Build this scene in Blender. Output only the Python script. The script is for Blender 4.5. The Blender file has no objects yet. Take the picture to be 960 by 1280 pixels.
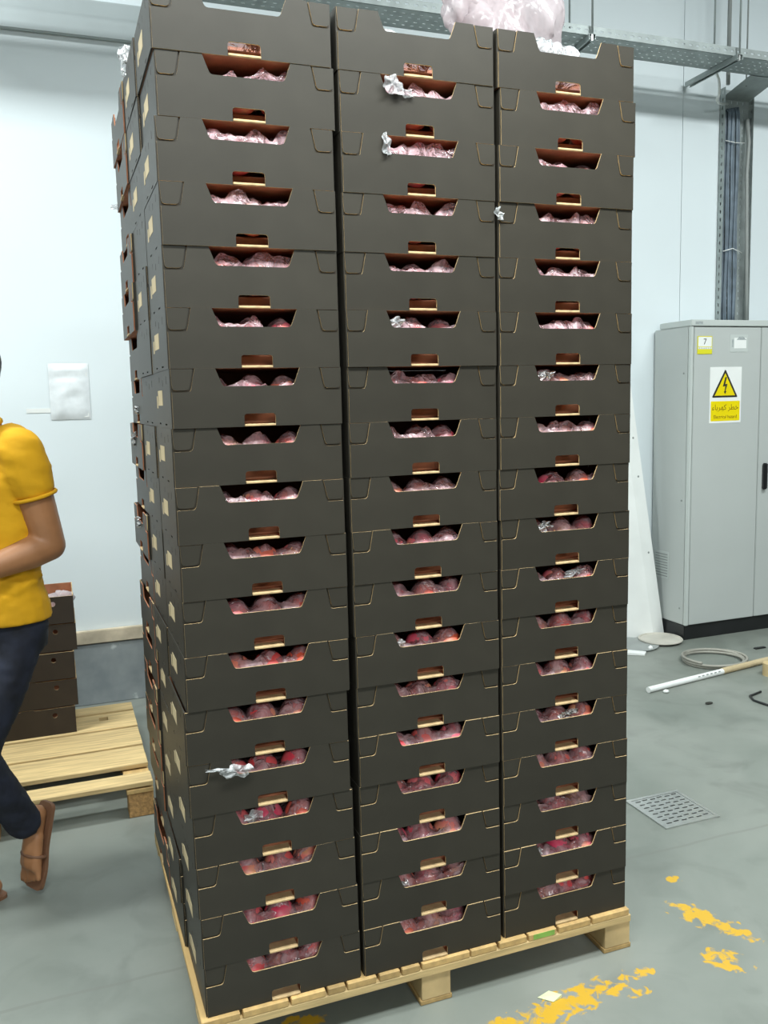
import bpy, bmesh, math, random
from mathutils import Vector, Matrix, noise
from mathutils.geometry import tessellate_polygon
from mathutils.bvhtree import BVHTree
S = bpy.context.scene
COL = S.collection
R = random.Random(7)

# ------------------------------------------------------------------ camera, world, lights, exposure
cam = bpy.data.cameras.new('camera'); cam_o = bpy.data.objects.new('camera', cam); COL.objects.link(cam_o)
cam.sensor_fit = 'VERTICAL'; cam.sensor_height = 24.0; cam.lens = 1097.0/1280*24.0; cam.clip_start = 0.05; cam.clip_end = 100
yaw, pit, rol = 0.3579, -0.1263, -0.0245
f = Vector((math.sin(yaw)*math.cos(pit), math.cos(yaw)*math.cos(pit), math.sin(pit)))
r = Vector((math.cos(yaw), -math.sin(yaw), 0)); u = r.cross(f)
r2 = r*math.cos(rol)+u*math.sin(rol); u2 = -r*math.sin(rol)+u*math.cos(rol)
M = Matrix.Identity(4)
for i in range(3): M[i][0], M[i][1], M[i][2] = r2[i], u2[i], -f[i]
M.translation = (-0.2449, -1.9676, 1.5778)
cam_o.matrix_world = M
S.camera = cam_o
S.view_settings.view_transform = 'Standard'; S.view_settings.look = 'None'; S.view_settings.gamma = 1
S.view_settings.use_curve_mapping = False
S.view_settings.exposure = -0.1
w = bpy.data.worlds.new('hall_light'); S.world = w; w.use_nodes = True
w.node_tree.nodes['Background'].inputs[0].default_value = (0.86, 1.0, 0.98, 1)
w.node_tree.nodes['Background'].inputs[1].default_value = 0.075

def area(name, loc, target, sx, sy, power, col=(0.94, 1.0, 0.995)):
    l = bpy.data.lights.new(name, 'AREA'); l.shape = 'RECTANGLE'; l.size = sx; l.size_y = sy; l.energy = power; l.color = col
    o = bpy.data.objects.new(name, l); COL.objects.link(o); o.location = loc
    o.rotation_euler = (Vector(target)-Vector(loc)).to_track_quat('-Z', 'Y').to_euler()
    return o
area('added_stack_light', (0.5, -0.95, 3.3), (0.5, -0.95, 0), 2.4, 0.4, 140)  # made-up light, set close so the stack front darkens from top to bottom
area('unseen_ceiling_light', (-2.1, 1.2, 4.75), (-2.1, 1.2, 0), 2.4, 0.5, 235)
area('unseen_ceiling_light', (3.7, -0.3, 4.75), (3.7, -0.3, 0), 2.4, 0.5, 230)
area('unseen_ceiling_light', (0.0, -8.0, 4.6), (0.0, -6.5, 0), 4.0, 1.0, 420)  # added fill from behind the camera, lights the fruit through the crate notches

# ------------------------------------------------------------------ materials
def nodes(name):
    m = bpy.data.materials.new(name); m.use_nodes = True
    return m, m.node_tree, m.node_tree.nodes, m.node_tree.links, m.node_tree.nodes['Principled BSDF']

def mat(name, col, rough=0.6, metal=0.0, var=0.08, scale=6.0, bump=0.0, bscale=60.0, stretch=(1, 1, 1), objvar=0.0, spec=0.5, col2=None):
    m, t, n, l, p = nodes(name)
    p.inputs['Roughness'].default_value = rough; p.inputs['Metallic'].default_value = metal
    p.inputs['Specular IOR Level'].default_value = spec
    tc = n.new('ShaderNodeTexCoord'); mp = n.new('ShaderNodeMapping'); mp.inputs['Scale'].default_value = stretch
    l.new(tc.outputs['Object'], mp.inputs['Vector'])
    nz = n.new('ShaderNodeTexNoise'); nz.inputs['Scale'].default_value = scale; nz.inputs['Detail'].default_value = 5
    l.new(mp.outputs[0], nz.inputs['Vector'])
    rp = n.new('ShaderNodeValToRGB')
    a = tuple(c*(1-var*2) for c in col); b = col2 if col2 else tuple(min(1, c*(1+var*2)) for c in col)
    rp.color_ramp.elements[0].color = (*a, 1); rp.color_ramp.elements[1].color = (*b, 1)
    rp.color_ramp.elements[0].position = 0.3; rp.color_ramp.elements[1].position = 0.7
    l.new(nz.outputs['Fac'], rp.inputs[0])
    out = rp.outputs[0]
    if objvar:
        oi = n.new('ShaderNodeObjectInfo'); mr = n.new('ShaderNodeMapRange')
        mr.inputs['To Min'].default_value = 1-objvar; mr.inputs['To Max'].default_value = 1+objvar
        l.new(oi.outputs['Random'], mr.inputs['Value'])
        hs = n.new('ShaderNodeHueSaturation'); l.new(mr.outputs[0], hs.inputs['Value']); l.new(out, hs.inputs['Color']); out = hs.outputs[0]
    l.new(out, p.inputs['Base Color'])
    if bump:
        n2 = n.new('ShaderNodeTexNoise'); n2.inputs['Scale'].default_value = bscale; n2.inputs['Detail'].default_value = 4
        l.new(mp.outputs[0], n2.inputs['Vector'])
        bp = n.new('ShaderNodeBump'); bp.inputs['Strength'].default_value = bump; bp.inputs['Distance'].default_value = 0.01
        l.new(n2.outputs['Fac'], bp.inputs['Height']); l.new(bp.outputs[0], p.inputs['Normal'])
    return m

CARD = mat('dark_printed_card', (0.036, 0.032, 0.0245), 0.45, var=0.05, scale=9, bump=0.02, bscale=40, objvar=0.06, spec=0.22)
KRAFT = mat('kraft_card', (0.52, 0.37, 0.19), 0.75, var=0.1, scale=40)
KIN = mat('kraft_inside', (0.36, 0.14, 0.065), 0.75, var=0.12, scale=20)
PATCH = mat('unprinted_kraft', (0.58, 0.46, 0.27), 0.7, var=0.05, scale=20)
BROWN = mat('brown_card', (0.024, 0.016, 0.010), 0.6, var=0.1, scale=9, objvar=0.1)
WOOD = mat('pine', (0.54, 0.39, 0.19), 0.7, var=0.14, scale=7, stretch=(1, 1, 1), bump=0.1, objvar=0.16)
WOODX = mat('pine_along', (0.56, 0.405, 0.19), 0.7, var=0.13, scale=6, stretch=(1, 14, 14), bump=0.1, objvar=0.12)
WOODY = mat('pine_across', (0.48, 0.315, 0.125), 0.7, var=0.10, scale=5, stretch=(9, 1, 9), bump=0.1, objvar=0.25)
CHIP = mat('chip_block', (0.42, 0.24, 0.09), 0.8, var=0.2, scale=70, bump=0.3, bscale=120)
WALLM = mat('white_wall_paint', (0.70, 0.765, 0.79), 0.55, var=0.01, scale=1.2)
STRIPM = mat('plain_grey', (0.42, 0.47, 0.48), 0.5, var=0.03, scale=2)
CREAM = mat('cream_trim', (0.55, 0.47, 0.35), 0.6, var=0.15, scale=9)
CABM = mat('cabinet_grey', (0.47, 0.50, 0.485), 0.4, var=0.01, scale=3)
CABT = mat('cabinet_trim', (0.52, 0.56, 0.54), 0.35, var=0.01)
BLACK = mat('black_plastic', (0.012, 0.013, 0.014), 0.4, var=0.1)
GALV = mat('galvanised', (0.33, 0.37, 0.365), 0.5, 0.35, var=0.08, scale=12)
STEEL = mat('stainless', (0.62, 0.63, 0.62), 0.28, 0.9, var=0.06, scale=20, stretch=(1, 12, 1))
CABLEM = mat('cable_sheath', (0.14, 0.18, 0.22), 0.5, var=0.15, scale=12, objvar=0.3)
GREYP = mat('grey_plastic', (0.27, 0.29, 0.28), 0.5, var=0.06)
COILM = mat('hose_grey', (0.30, 0.29, 0.25), 0.5, var=0.1)
WHITEP = mat('white_plastic', (0.78, 0.80, 0.78), 0.4, var=0.02)
PAPER = mat('paper_white', (0.80, 0.82, 0.80), 0.6, var=0.02)
GREENW = mat('green_paint', (0.22, 0.42, 0.08), 0.6, var=0.1, scale=30)
YEL = mat('sign_yellow', (0.82, 0.66, 0.0), 0.45, var=0.02)
YLIM = mat('label_yellow', (0.70, 0.66, 0.03), 0.45, var=0.02)
INK = mat('ink', (0.02, 0.02, 0.015), 0.6, var=0.05)
INKB = mat('ink_brown', (0.16, 0.09, 0.0), 0.6, var=0.05)
LGREY = mat('label_grey', (0.36, 0.40, 0.40), 0.5, var=0.1, scale=60)
SKIN = mat('skin', (0.37, 0.17, 0.075), 0.5, var=0.08, scale=10)
SHIRT = mat('yellow_cotton', (0.72, 0.37, 0.004), 0.85, var=0.05, scale=8, bump=0.25, bscale=14)
DENIM = mat('dark_denim', (0.008, 0.0105, 0.021), 0.85, var=0.3, scale=18, bump=0.2, bscale=16)
HAIRM = mat('black_hair', (0.012, 0.010, 0.012), 0.5, var=0.2, scale=40, bump=0.5, bscale=120)
SOLE = mat('sandal', (0.20, 0.095, 0.05), 0.6, var=0.15)
EYEW = mat('eye_white', (0.7, 0.7, 0.68), 0.3, var=0.02)
LIP = mat('lip_skin', (0.30, 0.11, 0.08), 0.5, var=0.05)

def peach_mat():
    m, t, n, l, p = nodes('peach_skin')
    tc = n.new('ShaderNodeTexCoord'); oi = n.new('ShaderNodeObjectInfo')
    nz = n.new('ShaderNodeTexNoise'); nz.noise_dimensions = '4D'; nz.inputs['Scale'].default_value = 14; nz.inputs['Detail'].default_value = 3
    ml = n.new('ShaderNodeMath'); ml.operation = 'MULTIPLY'; ml.inputs[1].default_value = 37
    l.new(oi.outputs['Random'], ml.inputs[0]); l.new(ml.outputs[0], nz.inputs['W']); l.new(tc.outputs['Object'], nz.inputs['Vector'])
    rp = n.new('ShaderNodeValToRGB'); e = rp.color_ramp.elements
    e[0].position = 0.36; e[0].color = (0.84, 0.07, 0.10, 1); e[1].position = 0.70; e[1].color = (0.95, 0.52, 0.26, 1)
    k = e.new(0.54); k.color = (0.90, 0.22, 0.23, 1)
    l.new(nz.outputs['Fac'], rp.inputs[0])
    hs = n.new('ShaderNodeHueSaturation'); mr = n.new('ShaderNodeMapRange'); mr.inputs['To Min'].default_value = 0.975; mr.inputs['To Max'].default_value = 1.03
    # hue input is 0.5-centred
    mr.inputs['To Min'].default_value = 0.485; mr.inputs['To Max'].default_value = 0.525
    l.new(oi.outputs['Random'], mr.inputs['Value']); l.new(mr.outputs[0], hs.inputs['Hue']); l.new(rp.outputs[0], hs.inputs['Color'])
    l.new(hs.outputs[0], p.inputs['Base Color']); p.inputs['Roughness'].default_value = 0.4
    return m
PEACH = peach_mat()

def film_mat(name, tint, cover, coverhi, scale=22, gloss=1.0):
    m, t, n, l, p = nodes(name)
    n.remove(p); out = n['Material Output']
    tr = n.new('ShaderNodeBsdfTransparent'); tr.inputs[0].default_value = (0.95, 0.93, 0.94, 1)
    df = n.new('ShaderNodeBsdfDiffuse'); df.inputs[0].default_value = (*tint, 1)
    tl = n.new('ShaderNodeBsdfTranslucent'); tl.inputs[0].default_value = (*tint, 1)
    ad = n.new('ShaderNodeMixShader'); ad.inputs[0].default_value = 0.35; l.new(df.outputs[0], ad.inputs[1]); l.new(tl.outputs[0], ad.inputs[2])
    tc = n.new('ShaderNodeTexCoord'); oi = n.new('ShaderNodeObjectInfo'); ml = n.new('ShaderNodeMath'); ml.operation = 'MULTIPLY'; ml.inputs[1].default_value = 53
    l.new(oi.outputs['Random'], ml.inputs[0])
    nz = n.new('ShaderNodeTexNoise'); nz.noise_dimensions = '4D'; nz.inputs['Scale'].default_value = scale; nz.inputs['Detail'].default_value = 3; nz.inputs['Distortion'].default_value = 1.6
    l.new(tc.outputs['Object'], nz.inputs['Vector']); l.new(ml.outputs[0], nz.inputs['W'])
    mr = n.new('ShaderNodeMapRange'); mr.inputs['From Min'].default_value = 0.42; mr.inputs['From Max'].default_value = 0.72
    mr.inputs['To Min'].default_value = cover; mr.inputs['To Max'].default_value = coverhi
    l.new(nz.outputs['Fac'], mr.inputs['Value'])
    mx = n.new('ShaderNodeMixShader'); l.new(mr.outputs[0], mx.inputs[0]); l.new(tr.outputs[0], mx.inputs[1]); l.new(ad.outputs[0], mx.inputs[2])
    gl = n.new('ShaderNodeBsdfGlossy'); gl.inputs['Roughness'].default_value = 0.18
    bp = n.new('ShaderNodeBump'); bp.inputs['Strength'].default_value = 0.9; bp.inputs['Distance'].default_value = 0.02; l.new(nz.outputs['Fac'], bp.inputs['Height'])
    l.new(bp.outputs[0], gl.inputs['Normal'])
    fr = n.new('ShaderNodeFresnel'); fr.inputs[0].default_value = 1.5; l.new(bp.outputs[0], fr.inputs['Normal'])
    ml2 = n.new('ShaderNodeMath'); ml2.operation = 'MULTIPLY_ADD'; ml2.inputs[1].default_value = 1.3*gloss; ml2.inputs[2].default_value = 0.03*gloss; l.new(fr.outputs[0], ml2.inputs[0])
    m2 = n.new('ShaderNodeMixShader'); l.new(ml2.outputs[0], m2.inputs[0]); l.new(mx.outputs[0], m2.inputs[1]); l.new(gl.outputs[0], m2.inputs[2])
    l.new(m2.outputs[0], out.inputs['Surface'])
    return m
FILM = film_mat('clear_film', (0.98, 0.70, 0.76), 0.26, 0.85, 26)
FILMW = film_mat('milky_film', (0.84, 0.87, 0.89), 0.35, 0.9, 34)
FILMP = film_mat('pinkish_film', (0.74, 0.65, 0.67), 0.5, 0.85, 7, 0.3)

def floor_mat():
    m, t, n, l, p = nodes('concrete')
    tc = n.new('ShaderNodeTexCoord')
    def nz(sc, det=6, dis=0.0):
        x = n.new('ShaderNodeTexNoise'); x.inputs['Scale'].default_value = sc; x.inputs['Detail'].default_value = det; x.inputs['Distortion'].default_value = dis
        l.new(tc.outputs['Object'], x.inputs['Vector']); return x.outputs['Fac']
    def ramp(src, a, b, pa, pb):
        x = n.new('ShaderNodeValToRGB'); x.color_ramp.elements[0].color = (*a, 1); x.color_ramp.elements[1].color = (*b, 1)
        x.color_ramp.elements[0].position = pa; x.color_ramp.elements[1].position = pb; l.new(src, x.inputs[0]); return x.outputs[0]
    def mth(op, a, b=None, c=None):
        x = n.new('ShaderNodeMath'); x.operation = op
        for i, v in enumerate((a, b, c)):
            if v is None: continue
            if isinstance(v, (int, float)): x.inputs[i].default_value = v
            else: l.new(v, x.inputs[i])
        return x.outputs[0]
    def mix(fac, a, b):
        x = n.new('ShaderNodeMix'); x.data_type = 'RGBA'; l.new(fac, x.inputs[0])
        for v, i in ((a, 6), (b, 7)):
            if isinstance(v, tuple): x.inputs[i].default_value = (*v, 1)
            else: l.new(v, x.inputs[i])
        return x.outputs[2]
    base = ramp(nz(1.6, 8, 0.6), (0.168, 0.188, 0.165), (0.240, 0.255, 0.228), 0.3, 0.7)
    st = ramp(nz(4.5, 6, 1.0), (0.72, 0.72, 0.72), (1, 1, 1), 0.3, 0.5)
    mm = n.new('ShaderNodeMix'); mm.data_type = 'RGBA'; mm.blend_type = 'MULTIPLY'; mm.inputs[0].default_value = 0.6; l.new(base, mm.inputs[6]); l.new(st, mm.inputs[7]); c = mm.outputs[2]
    sp = n.new('ShaderNodeSeparateXYZ'); l.new(tc.outputs['Object'], sp.inputs[0]); X, Y = sp.outputs[0], sp.outputs[1]
    # saw-cut joint across the slab
    jn = mth('LESS_THAN', mth('ABSOLUTE', mth('ADD', mth('SUBTRACT', Y, 0.401), mth('MULTIPLY', mth('SUBTRACT', nz(9), 0.5), 0.02))), 0.006)
    c = mix(mth('MULTIPLY', jn, 0.45), c, (0.16, 0.16, 0.145))
    # worn yellow floor paint
    tot = None
    for (cx, cy, a, bx, by) in ((0.90, -0.145, 0.12, 0.25, 0.048), (1.05, -0.135, 0.0, 0.07, 0.03), (1.50, 0.035, -1.1, 0.12, 0.05), (1.545, -0.075, -1.0, 0.07, 0.03), (1.42, -0.155, -0.9, 0.07, 0.05), (1.113, -0.175, 0, 0.035, 0.02), (0.249, 0.055, 0, 0.06, 0.03), (1.557, 0.233, 0, 0.03, 0.02), (1.177, -0.113, 0, 0.03, 0.02), (0.70, -0.155, 0.2, 0.1, 0.03)):
        dx, dy = mth('SUBTRACT', X, cx), mth('SUBTRACT', Y, cy)
        ca, sa = math.cos(a), math.sin(a)
        uu = mth('DIVIDE', mth('ADD', mth('MULTIPLY', dx, ca), mth('MULTIPLY', dy, sa)), bx)
        vv = mth('DIVIDE', mth('SUBTRACT', mth('MULTIPLY', dy, ca), mth('MULTIPLY', dx, sa)), by)
        d = mth('SUBTRACT', 1.0, mth('ADD', mth('MULTIPLY', uu, uu), mth('MULTIPLY', vv, vv)))
        tot = d if tot is None else mth('MAXIMUM', tot, d)
    msk = mth('ADD', mth('MULTIPLY', mth('MAXIMUM', tot, -1.0), 0.6), mth('MULTIPLY', mth('SUBTRACT', nz(30, 8, 0.8), 0.53), 3.6))
    sm = n.new('ShaderNodeMapRange'); sm.inputs['From Min'].default_value = 0.02; sm.inputs['From Max'].default_value = 0.35; l.new(msk, sm.inputs['Value'])
    c = mix(mth('MULTIPLY', sm.outputs[0], mth('GREATER_THAN', tot, -0.5)), c, (0.56, 0.335, 0.025))
    l.new(c, p.inputs['Base Color']); p.inputs['Roughness'].default_value = 0.42
    rr = ramp(nz(3.0), (0.34, 0.34, 0.34), (0.55, 0.55, 0.55), 0.3, 0.7); l.new(rr, p.inputs['Roughness'])
    bp = n.new('ShaderNodeBump'); bp.inputs['Strength'].default_value = 0.06; l.new(nz(35), bp.inputs['Height']); l.new(bp.outputs[0], p.inputs['Normal'])
    return m
FLOORM = floor_mat()

def kick_mat():   # grey painted metal plate low on the wall, scuffed
    m, t, n, l, p = nodes('scuffed_grey_plate')
    tc = n.new('ShaderNodeTexCoord'); nz = n.new('ShaderNodeTexNoise'); nz.inputs['Scale'].default_value = 9; nz.inputs['Detail'].default_value = 8
    l.new(tc.outputs['Object'], nz.inputs['Vector'])
    rp = n.new('ShaderNodeValToRGB'); e = rp.color_ramp.elements
    e[0].position = 0.3; e[0].color = (0.20, 0.225, 0.235, 1); e[1].position = 0.72; e[1].color = (0.6, 0.64, 0.64, 1); k = e.new(0.62); k.color = (0.27, 0.295, 0.30, 1)
    l.new(nz.outputs['Fac'], rp.inputs[0]); l.new(rp.outputs[0], p.inputs['Base Color']); p.inputs['Roughness'].default_value = 0.45
    return m
KICK = kick_mat()

# ------------------------------------------------------------------ helpers
def tag(o, label=None, cat=None, group=None, kind=None):
    if label: o['label'] = label
    if cat: o['category'] = cat
    if group: o['group'] = group
    if kind: o['kind'] = kind
    return o
def empty(name, loc=(0, 0, 0), rz=0.0):
    o = bpy.data.objects.new(name, None); COL.objects.link(o); o.location = loc; o.rotation_euler = (0, 0, rz); o.empty_display_size = 0.05
    return o
def link(name, bm, mats, parent=None, smooth=False, loc=None):
    me = bpy.data.meshes.new(name)
    bmesh.ops.recalc_face_normals(bm, faces=bm.faces)
    bm.to_mesh(me); bm.free()
    for mm in (mats if isinstance(mats, (list, tuple)) else [mats]): me.materials.append(mm)
    if smooth: me.polygons.foreach_set('use_smooth', [True]*len(me.polygons))
    o = bpy.data.objects.new(name, me); COL.objects.link(o)
    if parent: o.parent = parent
    if loc: o.location = loc
    return o
def copy_tree(o, parent=None):
    c = o.copy(); COL.objects.link(c)
    if parent: c.parent = parent
    for ch in list(o.children): copy_tree(ch, c)
    return c
def box(bm, x0, x1, y0, y1, z0, z1, mi=0):
    v = [bm.verts.new(p) for p in ((x0, y0, z0), (x1, y0, z0), (x1, y1, z0), (x0, y1, z0), (x0, y0, z1), (x1, y0, z1), (x1, y1, z1), (x0, y1, z1))]
    for q in ((3, 2, 1, 0), (4, 5, 6, 7), (0, 1, 5, 4), (1, 2, 6, 5), (2, 3, 7, 6), (3, 0, 4, 7)):
        bm.faces.new([v[i] for i in q]).material_index = mi
def bbox(name, x0, x1, y0, y1, z0, z1, m, parent=None, bevel=0.0, seg=2):
    bm = bmesh.new(); box(bm, x0, x1, y0, y1, z0, z1)
    if bevel: bmesh.ops.bevel(bm, geom=bm.edges[:], offset=bevel, segments=seg, affect='EDGES', clamp_overlap=True)
    return link(name, bm, m, parent)
def rnd(pts, rad, idx=None, n=4):            # round chosen corners of a 2-D outline
    out = []
    N = len(pts)
    for i, p in enumerate(pts):
        if rad <= 0 or (idx is not None and i not in idx): out.append(p); continue
        P = Vector(p); a = (Vector(pts[i-1])-P); b = (Vector(pts[(i+1) % N])-P)
        d = min(rad, a.length*0.45, b.length*0.45); A = P+a.normalized()*d; B = P+b.normalized()*d
        for k in range(n+1):
            t = k/n; q = A*(1-t)**2+P*2*t*(1-t)+B*t*t; out.append((q.x, q.y))
    return out
def slab(bm, outline, holes, fn, th, mf=0, mb=1, me=2):
    """prism from a 2-D outline with holes; fn(a,b,depth) -> 3-D point; depth 0 is the front"""
    loops = [outline]+list(holes)
    tri = tessellate_polygon([[Vector((a, b, 0)) for a, b in lp] for lp in loops])
    flat = [q for lp in loops for q in lp]
    F = [bm.verts.new(fn(a, b, 0)) for a, b in flat]; B = [bm.verts.new(fn(a, b, th)) for a, b in flat]
    for t in tri:
        try:
            bm.faces.new([F[i] for i in t]).material_index = mf
            bm.faces.new([B[i] for i in reversed(t)]).material_index = mb
        except ValueError: pass
    k = 0
    for lp in loops:
        n = len(lp)
        for i in range(n):
            j = (i+1) % n
            bm.faces.new([F[k+i], F[k+j], B[k+j], B[k+i]]).material_index = me
        k += n
def ring_pts(c, ax, r, n=12, ref=None):
    ax = ax.normalized(); a = ax.orthogonal().normalized() if ref is None else (ref-ax*ref.dot(ax)).normalized(); b = ax.cross(a)
    return [c+a*(r*math.cos(2*math.pi*i/n))+b*(r*math.sin(2*math.pi*i/n)) for i in range(n)]
def tube(bm, pts, rad, n=8, closed=False, mi=0):
    pts = [Vector(p) for p in pts]; rings = []
    ref = Vector((0.31, 0.17, 0.93)); N = len(pts)
    for i, p in enumerate(pts):
        a = pts[i-1] if (i or closed) else p; b = pts[(i+1) % N] if (i < N-1 or closed) else p
        rings.append([bm.verts.new(q) for q in ring_pts(p, b-a, rad if not callable(rad) else rad(i/(N-1)), n, ref)])
    for i in range(N if closed else N-1):
        A, B = rings[i], rings[(i+1) % N]
        for k in range(n): bm.faces.new([A[k], A[(k+1) % n], B[(k+1) % n], B[k]]).material_index = mi
    if not closed:
        bm.faces.new(rings[0][::-1]).material_index = mi; bm.faces.new(rings[-1]).material_index = mi
def cyl(bm, p0, p1, r0, r1=None, n=16, mi=0):
    r1 = r0 if r1 is None else r1
    tube(bm, [p0, p1], lambda t: r0+(r1-r0)*t, n, False, mi)

# ------------------------------------------------------------------ setting
bm = bmesh.new(); box(bm, -6, 9, -10, 2.86, -0.1, 0.0)
floor = tag(link('floor', bm, FLOORM), kind='structure')
wall = tag(empty('wall_back', (0, 2.86, 0)), kind='structure')
for k, (a, b) in enumerate(((-6, -1.2), (-1.196, 1.236), (1.24, 3.670), (3.674, 6.1), (6.104, 9))):
    bbox('wall_panel', a, b, 0.0, 0.12, 0.0, 5.0, WALLM, wall)
bbox('wall_core', -6, 9, 0.11, 0.14, 0, 5, STRIPM, wall)
tag(bbox('ceiling', -6, 9, -10, 3.0, 5.0, 5.1, WALLM), kind='structure')
tag(bbox('baseboard_back', -6, 2.9, 2.835, 2.86, 0.0, 0.33, KICK, None, 0.003), kind='structure')
tag(bbox('trim_1', -6, 2.9, 2.825, 2.86, 0.335, 0.405, CREAM, None, 0.004), kind='structure')
tag(bbox('grey_wall_strip', -6, 1.0, 2.83, 2.86, 3.395, 3.57, STRIPM, None, 0.004), kind='structure')  # raised grey strip across the upper left wall
# floor drain with a slotted stainless grate
t = tag(empty('floor_drain', (1.874, 0.638, 0)), 'square stainless steel drain grate set in the concrete floor', 'drain')
bm = bmesh.new()
for (a, b, c, d) in ((-.122, .122, -.122, -.108), (-.122, .122, .108, .122), (-.122, -.108, -.108, .108), (.108, .122, -.108, .108)): box(bm, a, b, c, d, 0.0, 0.006)
link('frame', bm, STEEL, t)
hs = []
for i in range(6):
    for j in range(8):
        x = -0.085+0.034*i; y = -0.092+0.0263*j+(0.004 if i % 2 else 0)
        hs.append(rnd([(x-.012, y-.0035), (x+.012, y-.0035), (x+.012, y+.0035), (x-.012, y+.0035)], 0.003, None, 2))
bm = bmesh.new(); slab(bm, [(-.107, -.107), (.107, -.107), (.107, .107), (-.107, .107)], hs, lambda a, b, d: (a, b, 0.005-d), 0.003, 0, 0, 0)
link('grate', bm, STEEL, t)
bbox('pit_shade_plate', -.107, .107, -.107, .107, 0.0004, 0.0012, BLACK, t)  # flat black plate, paints the shade seen through the grate slots

# ------------------------------------------------------------------ main pallet
def zrow(n): return 0.1233+0.1251*n+0.000228*n*n      # n = 0 is the bottom layer
pal = tag(empty('wooden_pallet', (0, 0, 0)), 'pine pallet on the floor carrying the tall stack of dark crates', 'pallet')
edges = [(-.008, .085), (.092, .205), (.212, .300), (.306, .352), (.358, .436), (.444, .500), (.506, .556), (.562, .700), (.703, .780), (.788, .872), (.878, .965), (.972, 1.075), (1.082, 1.204)]
for a, b in edges: bbox('deck_board', a, b, -.012, 1.0, .1045, .1228, WOODY, pal, 0.002, 1)
for y0 in (-.012, .445, .9): bbox('stringer_board', -.008, 1.21, y0, y0+.1, .083, .1045, WOODX, pal, 0.002, 1)
for x0 in (.02, .562, 1.128):
    for y0 in (-.006, .445, .86): bbox('block', x0, x0+.083, y0, y0+.09, .014, .083, WOOD if y0 < .4 else CHIP, pal, 0.002, 1)
    bbox('bottom_board', x0-.004, x0+.087, -.006, .95, 0.0, .014, WOODY, pal, 0.002, 1)
tag(bbox('green_mark', .892, .958, -.0128, -.0119, .1065, .121, GREENW, pal), 'green painted board end')

# ------------------------------------------------------------------ crates
W, D, H = 0.196, 0.298, 0.1262
def crate(name, CM=CARD):
    root = empty(name)
    # front panel: corner cut-outs, trapezoid notch on top, finger slot at the bottom
    e = W-.003
    half = [(e, 0.0), (e, H-.0495), (.0475+W-.1+.0, H-.0495)]
    xo, xi = W-.044, W-.054
    o = [(.036, 0), (e, 0), (e, H-.0495), (xo, H-.0495), (xi, H), (.0965, H), (.081, H-.0385), (-.081, H-.0385), (-.0965, H), (-xi, H), (-xo, H-.0495), (-e, H-.0495), (-e, 0), (-.036, 0), (-.036, .028), (.036, .028)]
    o = rnd(rnd(o, 0.0075, {3, 6, 7, 10, 14, 15}), 0)
    bm = bmesh.new(); slab(bm, o, [], lambda a, b, d: (a, -D/2+d, b), 0.0034, 0, 1, 2)
    link('front_panel', bm, [CM, KIN, KRAFT], root)
    for s in (1, -1):   # corner flaps folded round from the sides
        o = [(W-.0045, H-.0455), (W-.0405, H-.0455), (W-.0500, H-.0008), (W-.002, H-.0008)]
        o = rnd(o, .008, {0, 1})
        if s < 0: o = [(-a, b) for a, b in o][::-1]
        bm = bmesh.new(); slab(bm, o, [], lambda a, b, d: (a, -D/2+.0008+d, b), 0.003, 0, 1, 2)
        x0, x1 = sorted((s*(W-.004), s*(W-.072))); box(bm, x0, x1, -D/2+.0052, -D/2+.0082, .004, H-.001, 0)
        link('corner_flap', bm, [CM, KIN, KRAFT], root)
    for s in (1, -1):
        o = [(-D/2+.0044, 0), (D/2-.0005, 0), (D/2-.0005, H), (-D/2+.0044, H)]
        hl = [[(c-hw, z0), (c+hw, z0), (c+hw, z0+hh), (c-hw, z0+hh)] for c, hw, z0, hh in ((-.085, .002, H-.03, .016), (-.02, .002, H-.034, .014), (.04, .002, H-.024, .012), (-.05, .015, .006, .0035), (.06, .013, .007, .0035))]
        bm = bmesh.new(); slab(bm, o, hl, lambda a, b, d: (s*(W-d), a, b), 0.0038, 0, 1, 0)
        link('side_panel', bm, [CM, KIN, KRAFT], root)
    bm = bmesh.new(); slab(bm, [(-W+.004, 0), (W-.004, 0), (W-.004, H), (-W+.004, H)], [], lambda a, b, d: (a, D/2-d, b), 0.0038, 0, 1, 0)
    link('back_panel', bm, [CM, KIN, KRAFT], root)
    bbox('bottom_panel', -W+.0042, W-.0042, -D/2+.0045, D/2-.004, .0005, .004, KIN, root)
    bbox('bottom_lip', -.0355, .0355, -D/2-.0022, -D/2+.032, .0006, .0055, KRAFT, root, .001, 1)
    bbox('inner_tray', -.165, .165, -D/2+.046, D/2-.01, .0045, .030, KIN, root, .003, 1)
    return root
proto = crate('fruit_crate')
patch_bm = bmesh.new()
def patch(parent, dy=0.0):
    bm = bmesh.new(); box(bm, -W-.0006, -W+.0002, -.006+dy, .074+dy, .050, .084); q = link('printed_patch', bm, PATCH, parent)
    bm = bmesh.new(); box(bm, -W-.0006, -W+.0002, .086+dy, .103+dy, .044, .072); q2 = link('printed_patch', bm, PATCH, parent)
    return q, q2
pp = patch(proto)

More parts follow.
